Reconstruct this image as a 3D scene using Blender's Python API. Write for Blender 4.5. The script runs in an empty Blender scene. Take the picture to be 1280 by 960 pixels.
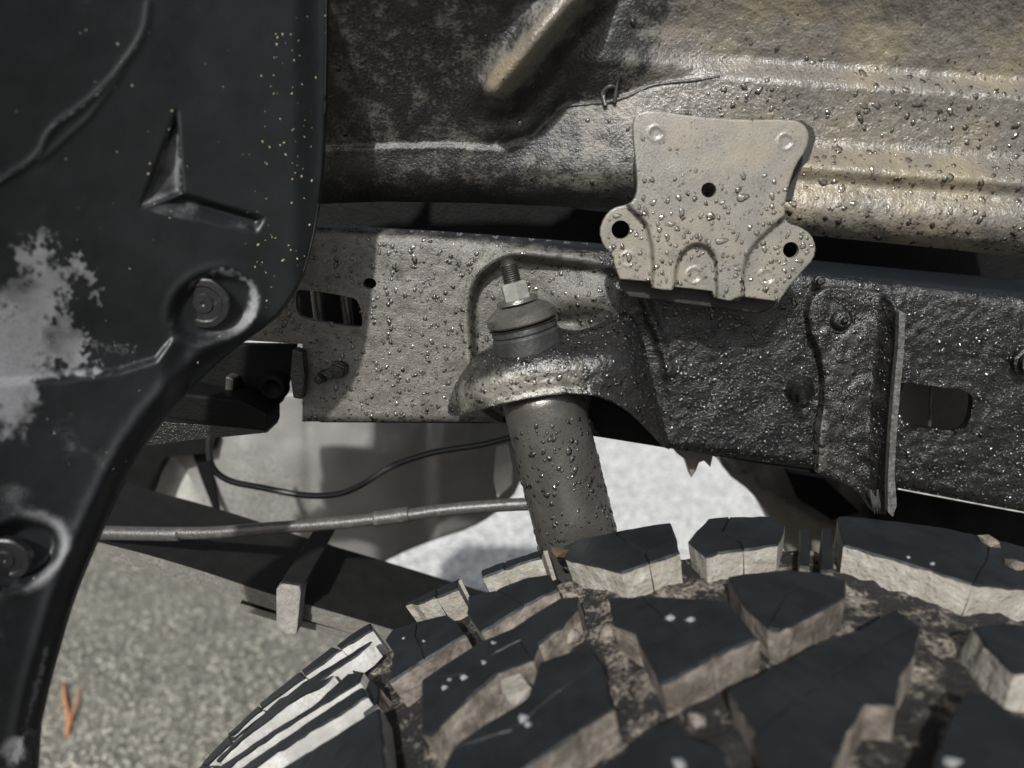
import bpy, math, random
import numpy as np
from mathutils import Vector, Matrix, noise
from mathutils.geometry import delaunay_2d_cdt
random.seed(7); RNG = np.random.default_rng(7)
SC = bpy.context.scene; COL = SC.collection

# ------------------------------------------------------------------ camera, sky, sun, exposure
CAM_H, PITCH, ROLL, FPX, S = 1.01, 15.0, 5.0, 924.0, 0.85
cam = bpy.data.cameras.new('camera'); camo = bpy.data.objects.new('camera', cam); COL.objects.link(camo)
cam.sensor_width = 36; cam.lens = 36 * FPX / 1280; cam.clip_start = 0.01; cam.clip_end = 500
MR = (Matrix.Rotation(math.radians(90 - PITCH), 3, 'X') @ Matrix.Rotation(math.radians(ROLL), 3, 'Z'))
camo.matrix_world = Matrix.Translation((0, 0, CAM_H)) @ MR.to_4x4()
cam.dof.use_dof = True; cam.dof.focus_distance = 0.425; cam.dof.aperture_fstop = 5.0
SC.camera = camo

world = bpy.data.worlds.new('World'); SC.world = world; world.use_nodes = True
SUN_EL, SUN_AZ = 36.5, -166.0        # afternoon sun over the viewer's left shoulder; azimuth from +Y towards +X
nt = world.node_tree; sky = nt.nodes.new('ShaderNodeTexSky'); sky.sky_type = 'NISHITA'; sky.sun_disc = False
sky.sun_elevation = math.radians(SUN_EL); sky.sun_rotation = math.radians(SUN_AZ)
sky.air_density = 1.0; sky.dust_density = 5.0; sky.ozone_density = 0.6
hs = nt.nodes.new('ShaderNodeHueSaturation'); hs.inputs['Saturation'].default_value = .4   # thin high cloud greys the sky
nt.links.new(sky.outputs[0], hs.inputs['Color']); nt.links.new(hs.outputs[0], nt.nodes['Background'].inputs[0]); nt.nodes['Background'].inputs[1].default_value = 0.06
sun = bpy.data.lights.new('sun', 'SUN'); suno = bpy.data.objects.new('sun', sun); COL.objects.link(suno)
sun.energy = 4.0; sun.angle = math.radians(1.5); sun.color = (1, 0.95, 0.88)
e_, a_ = math.radians(SUN_EL), math.radians(SUN_AZ)
sdir = Vector((math.sin(a_) * math.cos(e_), math.cos(a_) * math.cos(e_), math.sin(e_)))
suno.rotation_euler = sdir.to_track_quat('Z', 'Y').to_euler(); suno.location = (0, 3, 5)
vs = SC.view_settings; vs.view_transform = 'Standard'; vs.look = 'None'; vs.exposure = 0.42; vs.gamma = 1
vs.use_curve_mapping = False
vs.use_white_balance = True; vs.white_balance_temperature = 6150; vs.white_balance_tint = 9
SC.cycles.max_bounces = 8; SC.cycles.transmission_bounces = 8; SC.cycles.use_denoising = True

# ------------------------------------------------------------------ geometry helpers
M = np.array(MR); C0 = np.array([0, 0, CAM_H])
def rays(u, v):
    d = np.stack([(u - 640) / FPX, -(v - 480) / FPX, -np.ones_like(u)], -1)
    return d @ M.T
def PYs(u, v, Y):
    """points where sight lines meet upright planes at depth Y"""
    u, v = np.asarray(u, float), np.asarray(v, float)
    d = rays(u, v); return C0 + d * ((np.asarray(Y) * S) / d[..., 1])[..., None]
def P(u, v, Y): return PYs(np.array([u]), np.array([v]), np.array([Y]))[0]
def PG(u, v):
    d = rays(np.array([float(u)]), np.array([float(v)]))[0]; return C0 + d * (-CAM_H / d[2])
def MPP(Y): return Y * S / FPX * 1.04         # metres per pixel near depth Y
def ss(a, b, x): t = np.clip((x - a) / (b - a), 0, 1); return t * t * (3 - 2 * t)
def interp(pts, x): p = np.array(pts, float); return np.interp(x, p[:, 0], p[:, 1])
def inside(poly, u, v):
    p = np.asarray(poly, float); r = np.zeros(u.shape, bool); n = len(p)
    for i in range(n):
        x0, y0 = p[i]; x1, y1 = p[(i + 1) % n]
        if y0 == y1: continue
        c = ((y0 > v) != (y1 > v)) & (u < (x1 - x0) * (v - y0) / (y1 - y0) + x0)
        r ^= c
    return r
def dline(line, u, v, closed=False):
    p = np.asarray(line, float); n = len(p); best = np.full(u.shape, 1e9)
    for i in range(n if closed else n - 1):
        a, b = p[i], p[(i + 1) % n]; ab = b - a; L = (ab ** 2).sum() + 1e-9
        t = np.clip(((u - a[0]) * ab[0] + (v - a[1]) * ab[1]) / L, 0, 1)
        best = np.minimum(best, np.hypot(u - a[0] - t * ab[0], v - a[1] - t * ab[1]))
    return best
def sd(poly, u, v):                     # signed distance, positive inside
    d = dline(poly, u, v, True); return np.where(inside(poly, u, v), d, -d)
def noi(u, v, sc, seed=0, oct=3):
    return np.array([noise.fractal(Vector((a / sc, b / sc, seed * 7.3)), 1.0, 2.0, oct) for a, b in zip(u, v)])
def circle(cx, cy, r, n=20, ry=None, rot=0):
    ry = ry or r; c, s = math.cos(rot), math.sin(rot)
    return [(cx + r * math.cos(t) * c - ry * math.sin(t) * s, cy + r * math.cos(t) * s + ry * math.sin(t) * c)
            for t in [2 * math.pi * i / n for i in range(n)]]
def smooth_poly(p, it=2, closed=True):
    p = np.array(p, float)
    for _ in range(it):
        q = np.roll(p, -1, 0)
        if closed: p = np.stack([p * .75 + q * .25, p * .25 + q * .75], 1).reshape(-1, 2)
        else:
            a, b = p[:-1], p[1:]
            m = np.stack([a * .75 + b * .25, a * .25 + b * .75], 1).reshape(-1, 2)
            p = np.vstack([p[:1], m, p[-1:]])
    return [tuple(x) for x in p]
def densify(poly, step):
    out = []; n = len(poly)
    for i in range(n):
        a, b = np.array(poly[i], float), np.array(poly[(i + 1) % n], float)
        k = max(1, int(round(np.linalg.norm(b - a) / step)))
        for j in range(k): out.append(tuple(a + (b - a) * j / k))
    return out

WLOC = {}
def thing(name, label, cat, loc, group=None, kind=None):
    o = bpy.data.objects.new(name, None); COL.objects.link(o); o.empty_display_size = .02
    o.location = tuple(float(x) for x in loc); WLOC[o.name] = np.array(loc, float)
    o['label'] = label; o['category'] = cat
    if group: o['group'] = group
    if kind: o['kind'] = kind
    return o
def link(name, verts, faces, mats, parent=None, smooth=True, fm=None, dust=None, label=None, kind=None):
    V = np.asarray(verts, float); off = np.zeros(3)
    if parent is not None: off = WLOC[parent.name]
    me = bpy.data.meshes.new(name); me.from_pydata((V - off).tolist(), [], [list(map(int, f)) for f in faces])
    for m in (mats if isinstance(mats, (list, tuple)) else [mats]): me.materials.append(m)
    if smooth: me.polygons.foreach_set('use_smooth', [True] * len(me.polygons))
    if fm is not None: me.polygons.foreach_set('material_index', [int(x) for x in fm])
    if dust is not None:
        at = me.attributes.new('dust', 'FLOAT', 'POINT'); at.data.foreach_set('value', np.asarray(dust, np.float32))
    me.update()
    o = bpy.data.objects.new(name, me); COL.objects.link(o)
    if parent is not None: o.parent = parent
    WLOC[o.name] = off
    if label: o['label'] = label
    if kind: o['kind'] = kind
    return o

SURF = {}
def sheet(name, outline, holes, Y, mat, parent, h=None, step=6, thick=.003, edge=0, dust=None, label=None, kind=None, dk=None, back=True):
    """pressed sheet: outline and holes on the plane Y, relief h(u,v) towards the viewer in metres, real thickness"""
    loops = [densify(outline, step * .8)] + [densify(hh, min(step * .8, 3)) for hh in holes]
    pts = []; E = []
    for L in loops:
        b = len(pts); pts += L; E += [(b + i, b + (i + 1) % len(L)) for i in range(len(L))]
    nb = len(pts)
    o = np.array(outline); x0, y0 = o.min(0); x1, y1 = o.max(0)
    gx, gy = np.meshgrid(np.arange(x0, x1, step), np.arange(y0, y1, step * .87))
    gx = gx + (np.arange(gx.shape[0]) % 2)[:, None] * step * .5
    gx, gy = gx.ravel() + RNG.uniform(-.1, .1, gx.size) * step, gy.ravel() + RNG.uniform(-.1, .1, gx.size) * step
    k = sd(loops[0], gx, gy) > step * .45
    for H in loops[1:]: k &= sd(H, gx, gy) < -step * .4
    if edge:                              # extra rows of points just inside the rim for a rounded lip
        q = np.array(loops[0]); nx = np.roll(q, -1, 0) - np.roll(q, 1, 0); nx /= np.linalg.norm(nx, axis=1)[:, None] + 1e-9
        nr = np.stack([-nx[:, 1], nx[:, 0]], 1)
        if not inside(loops[0], *(q + nr * .5).T).mean() > .5: nr = -nr
        ring = [q + nr * edge * f for f in (.25, .6, 1)]; ring = np.vstack(ring)
        rk = inside(loops[0], ring[:, 0], ring[:, 1]) & (dline(loops[0], ring[:, 0], ring[:, 1], True) > edge * .2)
        for H in loops[1:]: rk &= sd(H, ring[:, 0], ring[:, 1]) < -2
        k &= dline(loops[0], gx, gy, True) > edge * 1.15
        gx = np.concatenate([gx[k], ring[rk, 0]]); gy = np.concatenate([gy[k], ring[rk, 1]])
    else: gx, gy = gx[k], gy[k]
    pts += list(zip(gx, gy))
    r = delaunay_2d_cdt([Vector(p) for p in pts], E, [], 0, 1e-4)
    q = np.array([tuple(v) for v in r[0]]); F = np.array([f for f in r[2] if len(f) == 3])
    c = q[F].mean(1); kk = inside(loops[0], c[:, 0], c[:, 1])
    for H in loops[1:]: kk &= ~inside(H, c[:, 0], c[:, 1])
    F = F[kk]
    u, v = q[:, 0], q[:, 1]
    Yv = Y(u, v) if callable(Y) else np.full(u.shape, float(Y))
    hv = h(u, v) if h else np.zeros(u.shape)
    if edge:
        d = np.full(u.shape, 1e9)
        for L in loops[:1]: d = np.minimum(d, dline(L, u, v, True))
        t = np.clip(1 - d / edge, 0, 1); hv = hv - edge * MPP(.5) * (1 - np.sqrt(np.maximum(0, 1 - t * t)))
    W = PYs(u, v, Yv - hv / S)
    a, b, cc = W[F[:, 0]], W[F[:, 1]], W[F[:, 2]]
    nrm = np.cross(b - a, cc - a); flip = nrm[:, 1] > 0
    F[flip] = F[flip][:, ::-1]
    dv = dust(u, v) if dust else np.zeros(u.shape)
    V = [W]; faces = F.tolist(); D = [dv]
    # rim from boundary edges
    ec = {}
    for f in faces:
        for i in range(3):
            e = (f[i], f[(i + 1) % 3]); ec[e] = 1
    bd = [e for e in ec if (e[1], e[0]) not in ec]
    ids = sorted({i for e in bd for i in e}); m = {j: len(W) + n for n, j in enumerate(ids)}; m2 = {j: len(W) + len(ids) + n for n, j in enumerate(ids)}
    fr = W[ids]; bk = fr + np.array([0, thick, 0]); V += [fr, bk]; D += [dv[ids], dv[ids]]
    for (i, j) in bd: faces.append([m[j], m[i], m2[i], m2[j]])
    if back:
        nV = sum(len(x) for x in V); V.append(W + np.array([0, thick, 0])); D.append(dv)
        faces += [[nV + f[2], nV + f[1], nV + f[0]] for f in F.tolist()]
    ob = link(name, np.vstack(V), faces, mat, parent, dust=np.concatenate(D), label=label, kind=kind)
    SURF[ob.name] = (W, F, u, v)
    return ob

def tube(name, pts, rad, mat, parent, n=14, seg=8, caps=True, wob=0, label=None):
    """smooth rod along 3D points (Catmull-Rom)"""
    p = np.array(pts, float); rr = np.full(len(p), rad) if np.isscalar(rad) else np.array(rad, float)
    q = []; r2 = []
    for i in range(len(p) - 1):
        a, b, c, d = p[max(i - 1, 0)], p[i], p[i + 1], p[min(i + 2, len(p) - 1)]
        for k in range(seg):
            t = k / seg
            q.append(.5 * ((2 * b) + (c - a) * t + (2 * a - 5 * b + 4 * c - d) * t * t + (3 * b - a - 3 * c + d) * t ** 3)); r2.append(rr[i] * (1 - t) + rr[i + 1] * t)
    q.append(p[-1]); r2.append(rr[-1]); q = np.array(q)
    V, F = [], []; up = np.array([.1, .3, 1.])
    for i in range(len(q)):
        T = q[min(i + 1, len(q) - 1)] - q[max(i - 1, 0)]; T /= np.linalg.norm(T) + 1e-12
        A = np.cross(T, up); A /= np.linalg.norm(A) + 1e-12; B = np.cross(T, A)
        for k in range(n):
            t = 2 * math.pi * k / n; w = 1 + wob * noise.noise(Vector(q[i] * 90) + Vector((k, 0, 0)))
            V.append(q[i] + (A * math.cos(t) + B * math.sin(t)) * r2[i] * w)
    for i in range(len(q) - 1):
        for k in range(n): F.append([i * n + k, i * n + (k + 1) % n, (i + 1) * n + (k + 1) % n, (i + 1) * n + k])
    if caps: F.append(list(range(n))[::-1]); F.append([(len(q) - 1) * n + k for k in range(n)])
    V = np.array(V); cen = np.repeat(q, n, 0)
    F = [f if np.dot(np.cross(V[f[1]] - V[f[0]], V[f[2]] - V[f[0]]), V[f[0]] - cen[f[0]]) >= 0 or len(f) > 4 else f[::-1] for f in F]
    ob = link(name, V, F, mat, parent, label=label)
    T3 = np.array([t for f in F if len(f) == 4 for t in ((f[0], f[1], f[2]), (f[0], f[2], f[3]))]); SURF[ob.name] = (V, T3, None, None)
    return ob

def lathe(name, A, axis, prof, mat, parent, n=48, wob=0, hexed=False, label=None):
    """prof: (distance along axis, radius); profile corners doubled keep hard edges"""
    A = np.array(A, float); ax = np.array(axis, float); ax /= np.linalg.norm(ax)
    X = np.cross(ax, [0, 1, .2]); X /= np.linalg.norm(X); Yv = np.cross(ax, X); V, F, Cn = [], [], []
    if hexed: n = 6
    for (d, r) in prof:
        for k in range(n):
            t = 2 * math.pi * (k + .25) / n
            w = 1 + (wob * noise.noise(Vector((math.cos(t) * 2.2, math.sin(t) * 2.2, d * 60))) if wob else 0)
            V.append(A + ax * d + (X * math.cos(t) + Yv * math.sin(t)) * r * w)
    for i in range(len(prof) - 1):
        if abs(prof[i][0] - prof[i + 1][0]) < 1e-9 and abs(prof[i][1] - prof[i + 1][1]) < 1e-9: continue
        for k in range(n): F.append([i * n + k, (i + 1) * n + k, (i + 1) * n + (k + 1) % n, i * n + (k + 1) % n])
    V = np.array(V); cen = A + ax * np.mean([p[0] for p in prof])
    if np.mean([np.dot(np.cross(V[f[1]] - V[f[0]], V[f[2]] - V[f[0]]), V[f[0]] - cen) for f in F]) < 0: F = [f[::-1] for f in F]
    ob = link(name, V, F, mat, parent, smooth=not hexed, label=label)
    T3 = np.array([t for f in F for t in ((f[0], f[1], f[2]), (f[0], f[2], f[3]))]); SURF[ob.name] = (V, T3, None, None)
    return ob
def dbl(p):
    o = []
    for q in p: o += [q, q]
    return o[1:-1]

def solid(name, loop3, vec, mat, parent, label=None, bev=.0012, smooth=True):
    """prism from a 3D loop pushed along vec"""
    L = np.array(loop3, float); n = len(L); V = np.vstack([L, L + np.array(vec)])
    F = [list(range(n)), list(range(n, 2 * n))[::-1]] + [[i, (i + 1) % n, n + (i + 1) % n, n + i] for i in range(n)]
    ob = link(name, V, F, mat, parent, smooth=False, label=label)
    import bmesh
    b = bmesh.new(); b.from_mesh(ob.data); bmesh.ops.recalc_face_normals(b, faces=b.faces)
    if bev: bmesh.ops.bevel(b, geom=b.edges[:], offset=bev, segments=2, affect='EDGES', profile=.6)
    b.to_mesh(ob.data); b.free()
    return ob

# ------------------------------------------------------------------ materials
def newmat(n):
    m = bpy.data.materials.new(n); m.use_nodes = True; t = m.node_tree
    return m, t, t.nodes['Principled BSDF']
def N(t, k, **kw):
    n = t.nodes.new(k)
    for a, b in kw.items():
        if a.startswith('i_'): n.inputs[a[2:].replace('_', ' ')].default_value = b
        else: setattr(n, a, b)
    return n
def mix(t, fac, a, b, mode='MIX'):
    n = N(t, 'ShaderNodeMix', data_type='RGBA', blend_type=mode)
    for s, x in ((0, fac), (6, a), (7, b)):
        if hasattr(x, 'links'): t.links.new(x, n.inputs[s])
        elif s == 0: n.inputs[0].default_value = x
        else: n.inputs[s].default_value = (*x, 1) if len(x) == 3 else x
    return n.outputs[2]
def maps(t, x, a, b, c=0., d=1.):
    n = N(t, 'ShaderNodeMapRange', interpolation_type='SMOOTHSTEP'); t.links.new(x, n.inputs[0])
    for i, q in enumerate((a, b, c, d)): n.inputs[i + 1].default_value = q
    return n.outputs[0]
def math_(t, op, a, b):
    n = N(t, 'ShaderNodeMath', operation=op)
    for i, x in enumerate((a, b)):
        if hasattr(x, 'links'): t.links.new(x, n.inputs[i])
        else: n.inputs[i].default_value = x
    return n.outputs[0]
def tex(t, scale, det=4, rough=.6, kind='noise', stretch=None):
    c = N(t, 'ShaderNodeTexCoord'); src = c.outputs['Object']
    if stretch:
        mp = N(t, 'ShaderNodeMapping'); mp.inputs['Scale'].default_value = stretch; t.links.new(src, mp.inputs[0]); src = mp.outputs[0]
    if kind == 'noise': n = N(t, 'ShaderNodeTexNoise', i_Scale=scale, i_Detail=det, i_Roughness=rough); o = n.outputs[0]
    else: n = N(t, 'ShaderNodeTexVoronoi', i_Scale=scale, feature=kind); o = n.outputs['Distance']
    t.links.new(src, n.inputs['Vector']); return o
def grimy(name, base, dust, rough=.4, drough=.7, metal=0., grain=900, bump=.35, patch=60, const=0., coat=.0, tan=None, dark=None, lump=0., spec=.5, wetpatch=0, wet=0, thr=(.12, .95), fw=.7):
    """painted or bare metal with road dust and painted light and shade where the 'dust' attribute says, broken up by noise"""
    m, t, p = newmat(name)
    at = N(t, 'ShaderNodeAttribute', attribute_name='dust'); big = tex(t, patch, 6, .65); fine = tex(t, grain, 3, .6)
    f = math_(t, 'ADD', at.outputs['Fac'], const); f = math_(t, 'ADD', f, math_(t, 'MULTIPLY', math_(t, 'SUBTRACT', big, .5), 1.5))
    f = math_(t, 'ADD', f, math_(t, 'MULTIPLY', math_(t, 'SUBTRACT', fine, .5), fw))
    f = maps(t, f, *thr)
    b = mix(t, maps(t, big, .35, .65), base, tuple(x * .55 for x in base))
    d = mix(t, maps(t, fine, .3, .7), dust, tuple(x * .6 for x in dust))
    if tan:
        tn = tex(t, patch * .25, 3); d = mix(t, math_(t, 'MULTIPLY', maps(t, tn, .38, .72), maps(t, at.outputs['Fac'], .35, .7)), d, tan)
    c = mix(t, f, b, d)
    if dark:
        vc = N(t, 'ShaderNodeTexVoronoi', i_Scale=float(dark)); tc = N(t, 'ShaderNodeTexCoord'); t.links.new(tc.outputs['Object'], vc.inputs[0])
        sc_ = N(t, 'ShaderNodeSeparateColor'); t.links.new(vc.outputs['Color'], sc_.inputs[0])
        c = mix(t, math_(t, 'MULTIPLY', maps(t, vc.outputs['Distance'], .12, .3, .8, 0.), maps(t, sc_.outputs[0], .80, .84)), c, (.012, .010, .009))
    t.links.new(c, p.inputs['Base Color'])
    r = maps(t, f, 0, 1, rough, drough)
    if wetpatch: r = math_(t, 'SUBTRACT', r, maps(t, tex(t, patch * 1.7, 4), .48, .6, 0, wetpatch))
    if wet: r = math_(t, 'SUBTRACT', r, maps(t, at.outputs['Fac'], .4, .8, 0., wet))
    t.links.new(r, p.inputs['Roughness']); p.inputs['Metallic'].default_value = metal
    p.inputs['Specular IOR Level'].default_value = spec
    if coat: p.inputs['Coat Weight'].default_value = coat; p.inputs['Coat Roughness'].default_value = .12
    bn = N(t, 'ShaderNodeBump', i_Strength=bump, i_Distance=.0008); t.links.new(fine, bn.inputs['Height'])
    last = bn
    if lump:
        b2 = N(t, 'ShaderNodeBump', i_Strength=lump, i_Distance=.003); t.links.new(tex(t, grain * .22, 4), b2.inputs['Height'])
        t.links.new(bn.outputs[0], b2.inputs['Normal']); last = b2
    t.links.new(last.outputs[0], p.inputs['Normal'])
    return m
MB = grimy('undercoated_panel', (.008, .008, .0078), (.150, .139, .120), .46, .50, grain=650, bump=.9, patch=85, tan=(.20, .168, .115), dark=300, lump=.22, spec=.9, wet=.24, thr=(.2, .6), fw=.9)
MBW = grimy('weathered_undercoat', (.03, .031, .032), (.15, .14, .125), .45, .8, grain=900, bump=.5, patch=130, lump=.25)
MPL = grimy('dusty_plate_steel', (.07, .068, .062), (.185, .176, .153), .22, .32, grain=1100, bump=.3, patch=90, const=.32, tan=(.225, .195, .145), dark=520, spec=.8)
MPE = grimy('plate_shade_brown', (.018, .015, .011), (.08, .068, .052), .6, .8, grain=1400, bump=.4, patch=150)  # dark brown that carries the shade under and beside the plate
MR_ = grimy('chassis_paint', (.0075, .0075, .0075), (.135, .125, .108), .25, .40, grain=900, bump=.8, patch=90, lump=.22, spec=.65, dark=420)
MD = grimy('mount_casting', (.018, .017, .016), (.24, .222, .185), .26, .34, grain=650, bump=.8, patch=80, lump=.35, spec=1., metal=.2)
MSH = grimy('shock_paint', (.14, .132, .118), (.33, .305, .26), .34, .42, grain=900, bump=.3, patch=40, metal=.65, const=.2, spec=1.)
MNUT = grimy('zinc_hardware', (.42, .41, .38), (.5, .47, .4), .3, .5, grain=900, bump=.2, patch=90, metal=.25, spec=1.)
MWAS = grimy('washer_steel', (.16, .15, .135), (.40, .375, .32), .22, .36, grain=900, bump=.35, patch=90, metal=.6, const=.1, spec=1.)
MTHR = grimy('threaded_stud', (.05, .045, .04), (.2, .18, .15), .4, .6, grain=900, bump=.4, patch=200, metal=.5)
MRB = grimy('bushing_rubber', (.03, .03, .03), (.16, .15, .13), .45, .7, grain=500, bump=.4, patch=120)
ML = grimy('liner_plastic', (.0075, .0088, .0098), (.21, .21, .22), .42, .75, grain=1500, bump=.15, patch=45, spec=.45)
MCL = grimy('push_clip_plastic', (.012, .012, .013), (.17, .165, .155), .35, .7, grain=900, bump=.3, patch=170, const=.08)
MTK = grimy('tank_shell', (.20, .195, .185), (.34, .33, .31), .32, .5, grain=260, bump=.08, patch=14, const=.25, metal=.1)
MPLS = grimy('pale_plastic', (.5, .49, .45), (.6, .58, .52), .5, .7, grain=100, bump=.05, patch=18)
MLF = grimy('spring_steel_top', (.010, .010, .009), (.035, .032, .028), .7, .85, grain=700, bump=.6, patch=70, spec=.25)
MLE = grimy('spring_steel_lit_edge', (.12, .112, .098), (.36, .335, .295), .6, .8, grain=600, bump=.8, patch=150, const=.3, lump=.4)  # lighter than the top, to paint the lit side of the leaves
MCM = grimy('crossmember_paint', (.14, .125, .105), (.36, .32, .27), .45, .7, grain=300, bump=.2, patch=30, const=.35)
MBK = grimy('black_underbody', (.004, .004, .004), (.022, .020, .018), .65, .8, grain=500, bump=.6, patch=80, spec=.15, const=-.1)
MCB = grimy('cable_rubber', (.015, .015, .015), (.08, .07, .065), .4, .6, grain=500, bump=.2, patch=60)
MPIPE = grimy('brake_pipe_coating', (.055, .052, .048), (.25, .23, .2), .35, .6, grain=700, bump=.4, patch=120, const=.25)
MRU = grimy('tyre_rubber', (.0105, .0125, .0145), (.085, .082, .076), .55, .85, grain=900, bump=.2, patch=55, const=-.12, spec=.35)
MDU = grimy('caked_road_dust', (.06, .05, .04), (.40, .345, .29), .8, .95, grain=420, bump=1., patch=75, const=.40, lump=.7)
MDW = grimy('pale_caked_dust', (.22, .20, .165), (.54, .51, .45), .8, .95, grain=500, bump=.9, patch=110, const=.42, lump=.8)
MGV = grimy('groove_dirt_shade', (.008, .007, .006), (.44, .38, .31), .8, .95, grain=500, bump=.9, patch=55, const=.2, lump=.9, thr=(.15, .6))  # black patches paint shadowed pits into the dirt
MWX = grimy('seam_sealer', (.05, .048, .045), (.3, .27, .22), .35, .6, grain=500, bump=.5, patch=80, const=.2)

def drop_mat():
    m, t, p = newmat('rain_water'); t.nodes.remove(p)
    lw = N(t, 'ShaderNodeLayerWeight', i_Blend=.35)
    tr = N(t, 'ShaderNodeBsdfTransparent'); t.links.new(mix(t, maps(t, lw.outputs['Facing'], .05, .6), (.86, .85, .83), (.07, .068, .065)), tr.inputs[0])
    gl = N(t, 'ShaderNodeBsdfGlossy'); gl.inputs['Roughness'].default_value = .13
    fr = N(t, 'ShaderNodeFresnel', i_IOR=1.4); mx = N(t, 'ShaderNodeMixShader')
    t.links.new(maps(t, fr.outputs[0], 0., 1., .09, 1.), mx.inputs[0]); t.links.new(tr.outputs[0], mx.inputs[1]); t.links.new(gl.outputs[0], mx.inputs[2])
    t.links.new(mx.outputs[0], t.nodes['Material Output'].inputs[0]); return m
MWT = drop_mat()

# ------------------------------------------------------------------ water drops
def cap_mesh(nr=3, ns=8):
    V = [(0, 0, 1)]
    for i in range(1, nr + 1):
        a = math.pi / 2 * i / nr * 1.12
        for k in range(ns): V.append((math.sin(a) * math.cos(2 * math.pi * k / ns), math.sin(a) * math.sin(2 * math.pi * k / ns), math.cos(a)))
    F = [[0, 1 + k, 1 + (k + 1) % ns] for k in range(ns)]
    for i in range(nr - 1):
        b = 1 + i * ns
        for k in range(ns): F.append([b + k, b + ns + k, b + ns + (k + 1) % ns, b + (k + 1) % ns])
    return np.array(V), F
def frame(nm):
    z = nm / np.linalg.norm(nm); g = np.array([0, 0, -1.]); x = g - z * g.dot(z)
    if np.linalg.norm(x) < 1e-3: x = np.array([1., 0, 0])
    x /= np.linalg.norm(x); return x, np.cross(z, x), z
def drops(ob, n, rmin, rmax, w=None, name='water_drops', parent=None, mat=None, power=2.2, flat=.40, jag=0.22):
    W, F, u, v = SURF[ob.name]
    a, b, c = W[F[:, 0]], W[F[:, 1]], W[F[:, 2]]; nr = np.cross(b - a, c - a); ar = np.linalg.norm(nr, axis=1)
    pr = ar.copy()
    if w is not None:
        cu, cv = u[F].mean(1), v[F].mean(1); pr = pr * w(cu, cv)
    pr /= pr.sum(); idx = RNG.choice(len(F), n, p=pr)
    cv_, cf = cap_mesh(3, 8); V, FF = [], []
    for i, f in enumerate(idx):
        r1, r2 = RNG.random(2)
        if r1 + r2 > 1: r1, r2 = 1 - r1, 1 - r2
        p = a[f] + (b[f] - a[f]) * r1 + (c[f] - a[f]) * r2
        r = rmin + (rmax - rmin) * RNG.random() ** power
        x, y, z = frame(nr[f]); th = RNG.normal(0, .6); X = x * math.cos(th) + y * math.sin(th); Yy = -x * math.sin(th) + y * math.cos(th)
        el = 1 + abs(RNG.normal(0, .35)); q = cv_ * (1 + RNG.normal(0, jag, (len(cv_), 1)))
        V.append(p + (q[:, :1] * X * el + q[:, 1:2] * Yy + q[:, 2:] * z * flat) * r); b0 = i * len(cv_)
        FF += [[b0 + j for j in fc] for fc in cf]
    return link(name, np.vstack(V), FF, mat or MWT, parent if parent is not None else ob, kind='stuff')
_cv, _cf = cap_mesh(5, 14); DROP = None
def big_drop(ob, u, v, ru, rv=None, rot=0, Y=.44, parent=None):
    """one drop one can pick apart: its own object, mesh data shared"""
    global DROP
    W, F, U, Vv = SURF[ob.name]; i = np.argmin(np.hypot(U - u, Vv - v)); fi = np.where((F == i).any(1))[0][0]
    f = F[fi]; nm = np.cross(W[f[1]] - W[f[0]], W[f[2]] - W[f[0]]); x, y, z = frame(nm); p = W[i]
    if DROP is None:
        DROP = []
        for sd_ in range(5):
            an = np.arctan2(_cv[:, 1], _cv[:, 0]); w = 1 + .22 * np.sin(an * 2 + sd_) + .14 * np.sin(an * 3 + sd_ * 2.1) + .07 * np.sin(an * 5 + sd_ * 1.3)
            q = _cv * np.stack([w, w, 1 + .15 * np.cos(an - 1.2)], 1); me = bpy.data.meshes.new('water_drop'); me.from_pydata(q.tolist(), [], _cf)
            me.polygons.foreach_set('use_smooth', [True] * len(me.polygons)); me.materials.append(MWT); DROP.append(me)
    o = bpy.data.objects.new('water_drop', DROP[random.randrange(5)]); COL.objects.link(o); par = parent or ob
    c, s = math.cos(rot), math.sin(rot); k = MPP_(.45)
    X = (x * c + y * s) * rv_(rv, ru) * k; Yy = (-x * s + y * c) * ru * k; Z = z * min(ru, rv_(rv, ru)) * k * .5
    mt = Matrix(((X[0], Yy[0], Z[0], p[0] - WLOC[par.name][0]), (X[1], Yy[1], Z[1], p[1] - WLOC[par.name][1]), (X[2], Yy[2], Z[2], p[2] - WLOC[par.name][2]), (0, 0, 0, 1)))
    o.parent = par; o.matrix_local = mt
def rv_(rv, ru): return rv if rv else ru
def MPP_(Y): return Y * S / FPX

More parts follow.
